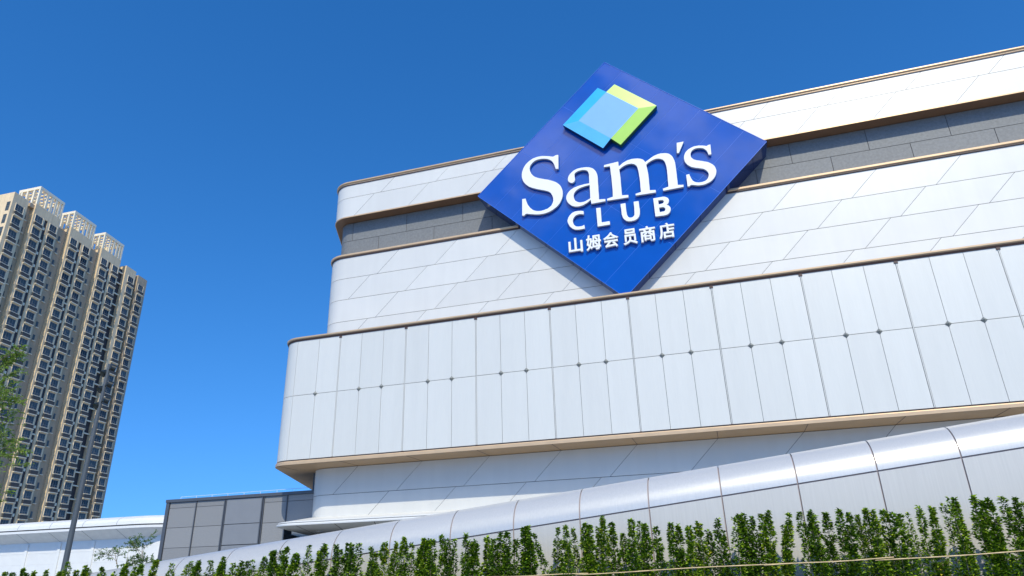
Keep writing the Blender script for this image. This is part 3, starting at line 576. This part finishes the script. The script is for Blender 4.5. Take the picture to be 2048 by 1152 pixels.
# emblem of two overlapping bevelled squares
E_ = dict(bt=(-3.60, 24.61), bl=(-5.57, 22.75), bb=(-3.61, 20.88), it=(-3.17, 24.17), ir=(-1.66, 22.76), ib=(-3.17, 21.31),
          il=(-4.72, 22.76), gt=(-2.72, 24.60), gr=(-.76, 22.75), gb=(-2.73, 20.88))
def emb(name, mats, faces, outline, side):
    bm = bmesh.new(); lv = {'i': 28.62, 'o': 28.70}
    for idx, f in enumerate(faces):
        vs = [bm.verts.new((E_[k][0], 28.62 if k[0] == 'i' else 28.70, E_[k][1])) for k in f]
        bm.faces.new(vs).material_index = idx
    n = len(outline)
    for k in range(n):
        a, b = outline[k], outline[(k+1) % n]
        ya = 28.62 if a[0] == 'i' else 28.70; yb_ = 28.62 if b[0] == 'i' else 28.70
        quad(bm, (E_[a][0], ya, E_[a][1]), (E_[b][0], yb_, E_[b][1]), (E_[b][0], 28.96, E_[b][1]), (E_[a][0], 28.96, E_[a][1]), len(faces))
    finish(name, bm, mats + [side], sign, recalc=False)
emb('blue_emblem_square', ['em_blue', 'em_blue2', 'em_inner'], [('bt', 'it', 'il', 'bl'), ('bl', 'il', 'ib', 'bb'), ('it', 'ir', 'ib', 'il')],
    ['bt', 'it', 'ir', 'ib', 'bb', 'bl'], 'em_side_b')
emb('green_emblem_corner', ['em_green', 'em_green2'], [('it', 'gt', 'gr', 'ir'), ('ir', 'gr', 'gb', 'ib')],
    ['it', 'gt', 'gr', 'gb', 'ib', 'ir'], 'em_side_g')

# ------------------------------------------------------------------ apartment tower
tower = thing('apartment_tower', 'tall beige apartment tower with rows of windows and open roof pergolas', 'apartment tower')
TO = Vector((-127.76, 87.47, 0)); TD = Vector((-.2159, .9764, 0)); TL = Vector((-.9995, -.03, 0))
def TF(a, b, z):
    p = TO + TD*a + TL*b; return (p.x, p.y, z)
def tbox(bm, a0, a1, b0, b1, z0, z1, mi=0): box(bm, a0, a1, b0, b1, z0, z1, mi, TF)
def tower_build():
    ZG = 0
    # main masses
    for i in range(3):
        a0 = 10.5*i
        if i == 2: a0 = 21.0
        bm = bmesh.new()
        tbox(bm, a0, a0+3.12, .0, 11.5, ZG, 71.45); tbox(bm, a0+3.96, a0+7.1, .0, 11.5, ZG, 71.45)
        tbox(bm, a0, a0+7.1, .0, 11.5, 71.452, 73.6)
        tbox(bm, a0, a0+7.1, 9.2, 9.5, 73.6, 74.6)
        w_ = finish('projecting_bay', bm, 'tower', tower)
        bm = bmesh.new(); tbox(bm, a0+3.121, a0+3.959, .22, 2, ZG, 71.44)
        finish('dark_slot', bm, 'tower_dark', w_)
        bm = bmesh.new()
        for z in (71.35-2.8*5-.35, 71.35-2.8*10-.35, 71.35-2.8*15-.35, 71.35-2.8*20-.35): tbox(bm, a0+3.122, a0+3.958, .02, .219, z-.25, z)
        for k in range(25):
            z = 71.35-2.8*k-2.1
            tbox(bm, a0+3.3, a0+3.75, .12, .218, z, z+.55)
        finish('slot_beam', bm, 'tower_trim', w_)
        # roof pergola
        bm = bmesh.new()
        for pa, pw in ((0, .55), (2.2, .48), (3.5, .48), (4.7, .48), (5.8, .45), (6.65, .45)):
            tbox(bm, a0+pa, a0+pa+pw, 0, .35, 73.602, 77.1)
            tbox(bm, a0+pa, a0+pa+pw, 5.3, 5.65, 73.602, 77.1)
        for pb in (1.45, 3.2, 4.7): tbox(bm, a0, a0+.35, pb, pb+.38, 73.602, 77.1); tbox(bm, a0+6.75, a0+7.1, pb, pb+.38, 73.602, 77.1)
        tbox(bm, a0-.02, a0+7.12, -.02, .4, 77.102, 77.7); tbox(bm, a0-.02, a0+7.12, 5.3, 5.7, 77.102, 77.7)
        tbox(bm, a0-.02, a0+.38, .402, 5.298, 77.102, 77.7); tbox(bm, a0+6.72, a0+7.12, .402, 5.298, 77.102, 77.7)
        for q in range(4): tbox(bm, a0+.382, a0+6.718, 1.2+q*1.05, 1.4+q*1.05, 77.25, 77.6)
        for q in range(5): tbox(bm, a0+1.3+q*1.1, a0+1.47+q*1.1, .404, 5.296, 77.0, 77.248)
        finish('roof_pergola', bm, 'tower_trim', tower)
    bm = bmesh.new()
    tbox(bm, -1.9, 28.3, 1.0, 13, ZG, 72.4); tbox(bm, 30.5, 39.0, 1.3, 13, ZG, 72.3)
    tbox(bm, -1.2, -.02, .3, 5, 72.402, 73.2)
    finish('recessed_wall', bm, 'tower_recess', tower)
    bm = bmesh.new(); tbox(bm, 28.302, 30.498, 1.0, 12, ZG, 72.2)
    s_ = finish('shade_painted_recess', bm, 'tower_dark', tower)  # flush with the recessed wall; shade of depth lies in its colour
    bm = bmesh.new()
    for k in range(26): tbox(bm, 28.12, 30.48, .5, .8, 70.9-2.8*k, 71.15-2.8*k)
    finish('recess_beam', bm, 'tower_trim', s_)
    bm = bmesh.new(); tbox(bm, 30.5, 34.5, 0, 1.298, ZG, 73.3); tbox(bm, 30.5, 34.5, 1.3, 11, 72.302, 73.3)
    finish('end_bay', bm, 'tower', tower)
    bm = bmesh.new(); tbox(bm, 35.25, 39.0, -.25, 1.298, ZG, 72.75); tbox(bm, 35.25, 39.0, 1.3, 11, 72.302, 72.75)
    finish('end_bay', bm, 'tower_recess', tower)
    bm = bmesh.new(); tbox(bm, -5.6, -1.902, 0, 13, ZG, 73.05)
    left = finish('corner_bay', bm, 'tower', tower)
    for k in range(25):
        for b0 in (.45,):
            bm = bmesh.new(); z = 71.0-2.8*k
            tbox(bm, -5.62, -5.602, b0, b0+.8, z-2.0, z, 0)
            tbox(bm, -5.66, -5.622, b0-.03, b0, z-2.0, z, 1); tbox(bm, -5.66, -5.622, b0+.8, b0+.83, z-2.0, z, 1); tbox(bm, -5.66, -5.622, b0, b0+.8, z-1.0, z-.96, 1)
            finish('tall_side_window', bm, ['glass', 'win_frame'], left)
    # windows
    cols = [(-4.6, 1.9, 0, 71.0)]
    for i in range(3):
        a0 = 10.5*i if i < 2 else 21.0
        cols += [(a0+.58, 1.95, 0, 71.35), (a0+4.68, 1.9, 0, 71.35)]
    cols += [(31.85, 2.1, 0, 71.15), (35.85, 2.0, -.25, 70.5)]
    wins = []
    for a, ww, b, zt in cols:
        for k in range(25):
            z = zt - 2.8*k
            p = Vector(TF(a, b, z)); wins.append(((p-Vector((0, 0, 1.6))).length, a, ww, b, z))
    small = []
    for a in (-1.55, 8.35, 18.85):
        for k in range(25):
            z = 70.6-2.8*k; p = Vector(TF(a, 1.0, z)); small.append((p.length, a, z))
    def win(bm, a, ww, b, z):
        y = b - .004                      # glass just proud of the wall, frame prouder
        tbox(bm, a, a+ww, y-.02, y, z-1.45, z, 0)
        f = .06
        for q in (0, .33, .66, 1): tbox(bm, a+q*(ww-f), a+q*(ww-f)+f, y-.05, y-.022, z-1.45, z, 1)
        for zz in (z-1.45, z-1.05, z-f): tbox(bm, a, a+ww, y-.05, y-.0215, zz, zz+f, 1)
    def ledge(bm, a, ww, b, z):
        tbox(bm, a-.05, a+ww+.1, b-.36, b-.002, z-2.46, z-1.68, 0)
        tbox(bm, a-.12, a+ww+.18, b-.50, b-.003, z-2.60, z-2.465, 1)
        tbox(bm, a-.10, a-.05, b-.10, b-.003, z-1.66, z+.1, 1)
        tbox(bm, a+ww+.05, a+ww+.12, b-.12, b-.003, z-1.66, z+.1, 1)
        tbox(bm, a-.05, a+ww+.1, b-.38, b-.003, z-1.678, z-1.60, 1)
    def tilt(v): return v
    inview = [q for q in wins if q[4] > 9]
    inview.sort(key=lambda q: q[0])
    first = inview[:100]; rest = [q for q in wins if q not in first]
    bases = {}
    for d, a, ww, b, z in first:
        bm = bmesh.new(); win(bm, a, ww, b, z); finish('window', bm, ['glass', 'win_frame'], tower)
        bm = bmesh.new(); ledge(bm, a, ww, b, z); finish('window_ledge', bm, ['grille', 'tower_trim'], tower)
    bm = bmesh.new()
    for d, a, ww, b, z in rest: win(bm, a, ww, b, z)
    finish('far_windows', bm, ['glass', 'win_frame'], tower, kind='stuff')
    bm = bmesh.new()
    for d, a, ww, b, z in rest: ledge(bm, a, ww, b, z)
    finish('far_window_ledges', bm, ['grille', 'tower_trim'], tower, kind='stuff')
    for d, a, z in small:
        bm = bmesh.new()
        tbox(bm, a+.2, a+.75, .97, .996, z-1.3, z, 0); tbox(bm, a+.45, a+.49, .95, .968, z-1.3, z, 1)
        tbox(bm, a+.08, a+.9, .70, .996, z-1.38, z-1.24, 2)
        finish('small_window', bm, ['glass', 'win_frame', 'tower_trim'], tower)
tower_build()

# ------------------------------------------------------------------ silver wall with a rounded, rising top
sw_ = thing('silver_wall', 'long brushed silver wall with a rounded rising top behind the hedge', 'wall')
SX, SP, SZ, SS, SR = -2.4974, 1.19177, 2.3440, .12464, .535
SY0, SYK = 12.0, .0092
def SPt(k, z=None, back=0.0):      # k in panel counts
    x = SX + SP*k
    return x, SY0 + SYK*k + back, (SZ + SS*k)
def silver():
    bmc = bmesh.new(); bmw = bmesh.new(); bmb = bmesh.new(); g = .011
    N = 12
    for k in range(-12, 14):
        a, b = k + g/SP, k+1 - g/SP
        xa, ya, za = SPt(a); xb, yb, zb = SPt(b)
        rows = []
        for (x, y, z) in ((xa, ya, za), (xb, yb, zb)):
            r = []
            for i in range(N+1):
                t = math.pi*.62*i/N
                r.append(bmc.verts.new((x, y + SR*(1-math.cos(t)), z + .012 + SR*math.sin(t))))
            rows.append(r)
        for i in range(len(rows[0])-1):
            f = bmc.faces.new((rows[0][i], rows[1][i], rows[1][i+1], rows[0][i+1])); f.smooth = True
        for r in rows:
            r_ = [bmc.verts.new(v.co) for v in r]
            q = [bmc.verts.new((v.co.x, v.co.y+.03, v.co.z-.01)) for v in r]
            for i in range(len(q)-1): bmc.faces.new((r_[i], q[i], q[i+1], r_[i+1]))
        quad(bmw, (xa, ya, 0), (xb, yb, 0), (xb, yb, zb-.012), (xa, ya, za-.012))
        for x, y, z in ((xa, ya, za), (xb, yb, zb)): quad(bmw, (x, y, 0), (x, y+.03, 0), (x, y+.03, z-.012), (x, y, z-.012))
        quad(bmw, (xa, ya, za-.012), (xb, yb, zb-.012), (xb, yb+.03, zb-.012), (xa, ya+.03, za-.012))
    o1 = finish('rounded_coping', bmc, 'silver', sw_, recalc=False)
    o2 = finish('wall_panels', bmw, 'silver_low', sw_, recalc=False)
    # backing seen in the joints
    rows = []
    for k in (-12, 14):
        x, y, z = SPt(k)
        r = [bmb.verts.new((x, y+.025, 0)), bmb.verts.new((x, y+.025, z))]
        for i in range(N*2+1):
            t = math.pi*.62*i/(N*2); q = SR-.018
            r.append(bmb.verts.new((x, y + SR - q*math.cos(t), z + q*math.sin(t))))
        r.append(bmb.verts.new((x, y+1.1, 0)))
        rows.append(r)
    for i in range(len(rows[0])-1): bmb.faces.new((rows[0][i], rows[1][i], rows[1][i+1], rows[0][i+1]))
    for r in rows: bmb.faces.new(r)
    finish('joint_sealant', bmb, 'joint_tan', sw_)
silver()

# ------------------------------------------------------------------ leaves
def leaf(vs, fs, p, d, up, L, W, fold=.25):
    """leaf of two faces folded along its midrib"""
    d = d.normalized(); s = d.cross(up)
    if s.length < 1e-3: s = d.cross(Vector((1, 0, 0)))
    s.normalize(); n = s.cross(d)
    i = len(vs)
    m = p + d*L*.5
    vs += [p, m - s*W*.5 + n*W*fold, p + d*L - n*L*.12, m + s*W*.5 + n*W*fold]
    fs += [(i, i+1, i+2), (i, i+2, i+3)]
def leafobj(name, vs, fs, mt, parent):
    me = bpy.data.meshes.new(name); me.from_pydata([tuple(v) for v in vs], [], fs); me.materials.append(M[mt])
    o = bpy.data.objects.new(name, me); COL.objects.link(o); o.parent = parent; return o
def rdir(rn, up=.3):
    a = rn.uniform(0, 2*math.pi); z = rn.uniform(-.45, .8) + up*.4
    return Vector((math.cos(a), math.sin(a), z)).normalized()
ORD = ['', 'first', 'second', 'third', 'fourth', 'fifth', 'sixth', 'seventh', 'eighth', 'ninth', 'tenth', 'eleventh', 'twelfth', 'thirteenth', 'fourteenth', 'fifteenth', 'sixteenth', 'seventeenth', 'eighteenth', 'nineteenth', 'twentieth']
TENS = {20: 'twenty', 30: 'thirty', 40: 'forty', 50: 'fifty', 60: 'sixty', 70: 'seventy'}
def ordinal(n):
    if n <= 20: return ORD[n]
    t, u = n//10*10, n % 10
    return TENS[t] + '-' + ORD[u] if u else {30: 'thirtieth', 40: 'fortieth', 50: 'fiftieth', 60: 'sixtieth', 70: 'seventieth'}[t]
_r = random.Random(5)
for _i in range(22):                       # the hedge runs on past the right edge of the view
    _x = 4.62 + _i*.24 + _r.uniform(-.04, .04)
    PL.append([[_x, 2.5 + _r.uniform(-.08, .08), .08, _x], [_x + .1, 2.42 + _r.uniform(-.08, .08), .07, _x + .1]])
def hedge():
    rn = random.Random(21)
    vis = 0
    total = sum(1 for c in PL if -14.5 < c[0][0] < 3.6)
    for ci, cl in enumerate(PL):
        cx_ = sum(s[0] for s in cl)/len(cl)
        shown = -14.6 < cx_ < 3.62
        if shown: vis += 1
        hw = sum(s[2] for s in cl)
        size = 'thin single-stemmed' if len(cl) == 1 and hw < .06 else ('slim single-stemmed' if len(cl) == 1 else ('bushy twin-topped' if len(cl) == 2 else 'wide bushy'))
        bgd = 'before the white annexe' if cx_ < -13.0 else ('before the low silver wall end' if cx_ < -6.5 else 'before the silver wall')
        nr = total + 1 - vis
        lab = (f'{size} hedge plant {bgd}, ' + (f'{ordinal(vis)} from the left' if vis <= total/2 else f'{ordinal(nr)} from the right')) if shown else 'leafy green hedge plant just beyond the edge of the view'
        t = thing('hedge_plant', lab, 'hedge plant', 'hedge plants along the silver wall', (cx_, 11.4, .02))
        O = Vector((cx_, 11.4, .02))
        vs, fs = [], []; bs = bmesh.new()
        for x, zt, w_, xb in cl:
            w_ = max(w_, .03)
            y0 = 11.4 + rn.uniform(-.12, .12)
            base = Vector((xb + (xb-x)*1.0 if abs(xb-x) > .03 else x + rn.uniform(-.02, .02), y0, .0))
            zb = 1.45 if x > -8 else 1.62
            def at(z):
                if abs(xb-x) > .03:
                    u = (zt-z)/(zt-zb); u = min(u, 1.6); xx = x + (xb-x)*u
                else: xx = x + math.sin(z*7+x*9)*.012
                return Vector((xx, y0 + math.sin(z*5+x*3)*.02, z))
            ws = w_*1.0
            hgt = zt - .25
            pts = [at(.02 + (zt-.06)*k/9) - O for k in range(10)]
            tube(bs, pts, [.011*(1-.75*k/9) for k in range(10)], 6)
            n = int(hgt * (420 + 8600*ws) * rn.choice((.6, .9, 1.1, 1.25, 1.3))); lf = rn.uniform(.85, 1.2)
            z = .22
            for q in range(n):
                z = .2 + (zt-.2)*((q+rn.random())/n)
                if math.sin(z*17 + x*31) + math.sin(z*29+x*13) < -1.15 and z > 1.5 and rn.random() < .7: continue
                top = zt - z
                wl = ws*(.62+.30*math.sin(z*11+x*23)+.25*math.sin(z*26+x*7)) + .012
                if top < .26: wl *= .30 + .70*top/.26
                if top < .4 and rn.random() < .45*(1-top/.4): continue
                wl *= .62 + .50*min(1, top/.5)
                if z < 1.62: wl += .025
                r = wl*math.sqrt(rn.random())*1.02; a = rn.uniform(0, 2*math.pi)
                p = at(z) + Vector((math.cos(a)*r, math.sin(a)*min(r, .11), 0))
                d = Vector((math.cos(a)+rn.uniform(-.5, .5), math.sin(a)*.9+rn.uniform(-.6, .3)-.15, rn.uniform(-.25, 1.1)))
                L = rn.uniform(.038, .066)*lf
                leaf(vs, fs, p - O, d, Vector((rn.uniform(-.4, .4), rn.uniform(-.6, .1), 1)), L, L*rn.uniform(.5, .72))
            for q in range(4):
                leaf(vs, fs, at(zt-.03) - O, Vector((rn.uniform(-.7, .7), rn.uniform(-.5, .5), 1)), Vector((rn.uniform(-1, 1), 1, .2)), rn.uniform(.035, .055), .022)
        leafobj('foliage', vs, fs, 'leaf', t)
        finish('stem', bs, 'bark', t)
hedge()
for (x0, z0, x1, z1, y, lab) in ((-3.9, 1.475, -2.25, 1.49, 11.20, 'short dry bamboo cane lying low across the hedge, left of the others'),
                                 (-2.45, 1.478, .75, 1.560, 11.16, 'long thin bamboo cane tied across the middle of the hedge'),
                                 (.35, 1.535, 2.05, 1.590, 11.12, 'bamboo cane tied across the hedge between two longer canes'),
                                 (1.82, 1.555, 4.6, 1.665, 11.17, 'pale bamboo cane tied across the hedge at the right end')):
    bm = bmesh.new(); n = 9; pts = []; rr = []
    for i in range(n+1):
        u = i/n; pts.append((x0+(x1-x0)*u - x0, math.sin(u*5)*.01, (z1-z0)*u + math.sin(u*7+x0)*.006)); rr.append(.0068 + (.002 if i % 2 else 0))
    tube(bm, pts, rr, 8)
    o = finish('bamboo_cane', bm, 'bamboo', smooth=True, label=lab, category='bamboo cane', group='bamboo canes tied across the hedge')
    o.location = (x0, y, z0)

# ------------------------------------------------------------------ trees
def twigs(rn, vs, fs, bs, p, d, L, rad, depth, ll, lw, leafy, drop, spread):
    d = d.normalized(); n = 4; pts = [p]; q = p.copy()
    for i in range(n):
        d = (d + Vector((rn.uniform(-1, 1), rn.uniform(-1, 1), rn.uniform(-1, 1)))*.16 + Vector((0, 0, -drop*.1))).normalized()
        q = q + d*(L/n); pts.append(q.copy())
    tube(bs, pts, [rad*(1-.6*i/n) for i in range(n+1)], 6)
    if depth == 0:
        for i in range(leafy):
            u = rn.random(); k = min(int(u*n), n-1); pp = pts[k].lerp(pts[k+1], u*n-k)
            dd = (d + rdir(rn, 0)*1.1 + Vector((0, 0, -.25))).normalized()
            leaf(vs, fs, pp + rdir(rn)*ll*.2, dd, Vector((rn.uniform(-1, 1), rn.uniform(-1, 1), 1)), ll*rn.uniform(.7, 1.2), lw)
        return
    for i in range(spread):
        u = .35 + .65*(i+rn.random())/spread; k = min(int(u*n), n-1); pp = pts[k].lerp(pts[k+1], min(1, u*n-k))
        nd = (d*.75 + rdir(rn, .1)*.85).normalized()
        twigs(rn, vs, fs, bs, pp, nd, L*rn.uniform(.45, .7), rad*.5, depth-1, ll, lw, leafy, drop, spread)
def tree(name, label, cat, loc, trunk, limbs, ll, lw, leafy, mt, seed, depth, spread, r0, group=None):
    rn = random.Random(seed); t = thing(name, label, cat, group, loc); O = Vector(loc)
    vs, fs = [], []; bs = bmesh.new(); bt = bmesh.new()
    tube(bt, [Vector(p)-O for p in trunk], [r0*(1-.7*i/(len(trunk)-1)) for i in range(len(trunk))], 10)
    finish('trunk', bt, 'bark', t, smooth=True)
    for p, d, L in limbs:
        twigs(rn, vs, fs, bs, Vector(p)-O, Vector(d), L*(.8 if depth > 1 else 1), r0*.3, depth, ll, lw, leafy, .5, spread)
    leafobj('crown', vs, fs, mt, t); finish('branch', bs, 'bark', t)
lt = [((-23.3, 16, 3.2), (.7, .1, .9), 1.7), ((-23.3, 16, 4.2), (.8, -.1, .8), 1.8), ((-23.35, 16, 4.9), (.9, .2, .7), 1.7), ((-23.35, 16, 5.4), (.6, .2, 1.2), 1.9),
      ((-23.4, 16, 6.0), (.75, -.2, .9), 1.5), ((-23.4, 16, 6.6), (.55, .1, 1.0), 1.5), ((-23.45, 16, 7.4), (.5, .1, .9), 1.3), ((-23.45, 16, 8.0), (.3, .1, 1), 1.2),
      ((-23.4, 16, 4.5), (-.8, .3, .8), 1.8), ((-23.4, 16, 6.0), (-.7, -.4, .8), 1.7), ((-23.4, 16, 5.2), (.1, .9, .8), 1.6), ((-23.4, 16, 7.2), (-.6, .2, .9), 1.2)]
tree('young_tree', 'tall slender young tree with feathery light green leaves at the left edge', 'tree', (-23.3, 16, 0),
     [(-23.3, 16, 0), (-23.28, 16, 3), (-23.35, 16, 6), (-23.45, 16, 8.6)], lt, .12, .036, 22, 'leaf_light', 5, 2, 5, .08)
tree('sapling', 'small sparse sapling with drooping leaves before the white annexe, nearer the lamp post', 'tree', (-14.55, 14, 0),
     [(-14.2, 14, 0), (-14.25, 14, 1.2), (-14.35, 14, 1.9), (-14.5, 14, 2.2)],
     [((-14.3, 14, 1.6), (.3, .1, 1), .5), ((-14.4, 14, 2.0), (-.9, 0, .5), .42), ((-14.4, 14, 1.95), (.2, .1, 1), .35), ((-14.3, 14, 1.8), (.6, .1, .3), .4), ((-14.5, 14, 2.15), (-.7, 0, .1), .4)],
     .075, .022, 14, 'leaf_pale', 8, 1, 6, .02, 'saplings before the annexe')
tree('sapling', 'small leafy sapling with upright green top before the white annexe, nearer the stone building', 'tree', (-13.6, 14, 0),
     [(-13.65, 14, 0), (-13.66, 14, 1.2), (-13.62, 14, 1.9), (-13.72, 14, 2.4)],
     [((-13.65, 14, 1.5), (-.3, .1, 1), .5), ((-13.65, 14, 1.7), (.3, .1, 1), .35), ((-13.68, 14, 2.1), (-.5, 0, .7), .38), ((-13.7, 14, 2.2), (-.9, 0, .5), .4), ((-13.68, 14, 2.1), (.1, 0, 1), .42),
      ((-13.6, 14, 1.8), (.8, 0, .6), .35), ((-13.65, 14, 1.8), (-.6, 0, .5), .4), ((-13.65, 14, 1.6), (.5, .2, .5), .3)],
     .07, .026, 24, 'leaf_pale', 9, 1, 6, .02, 'saplings before the annexe')

# ------------------------------------------------------------------ floodlight pole
lamp = thing('floodlight_pole', 'tall grey steel pole carrying six round floodlights in front of the annexe', 'floodlight pole', loc=(-19.43, 17, 0))
bm = bmesh.new(); tube(bm, [(0, 0, 0), (.0, 0, 3), (.05, 0, 6.6)], [.09, .08, .065], 20)
finish('pole', bm, 'pole', lamp, smooth=False)
bm = bmesh.new(); tube(bm, [(.05, 0, 6.6), (.12, 0, 8.32)], [.055, .055], 14)
finish('head_tube', bm, 'pole', lamp)
for i, (dx, z, sgn) in enumerate(((-.12, 8.02, -1), (-.12, 7.47, -1), (-.12, 6.92, -1), (.22, 8.16, 1), (.22, 7.60, 1), (.22, 7.06, 1))):
    c = Vector((.09 + dx*1.0, -.03*0, z))
    ax = Vector((-.25, -.75, -.60)).normalized() if sgn < 0 else Vector((.62, .75, -.30)).normalized()
    bm = bmesh.new()
    tube(bm, [c - ax*.09, c - ax*.07, c + ax*.04, c + ax*.08], [.06, .10, .115, .12], 18)
    h = finish('floodlight', bm, 'lampcase', lamp)
    bm = bmesh.new(); tube(bm, [c + ax*.0805, c + ax*.084], [.105, .105], 18); finish('lens', bm, 'lampglass', h)
    bm = bmesh.new(); tube(bm, [Vector((.05 + .07*(z-6.6)/1.7, 0, z-.06)), c - ax*.06], [.022, .022], 8); finish('bracket', bm, 'lampcase', h)
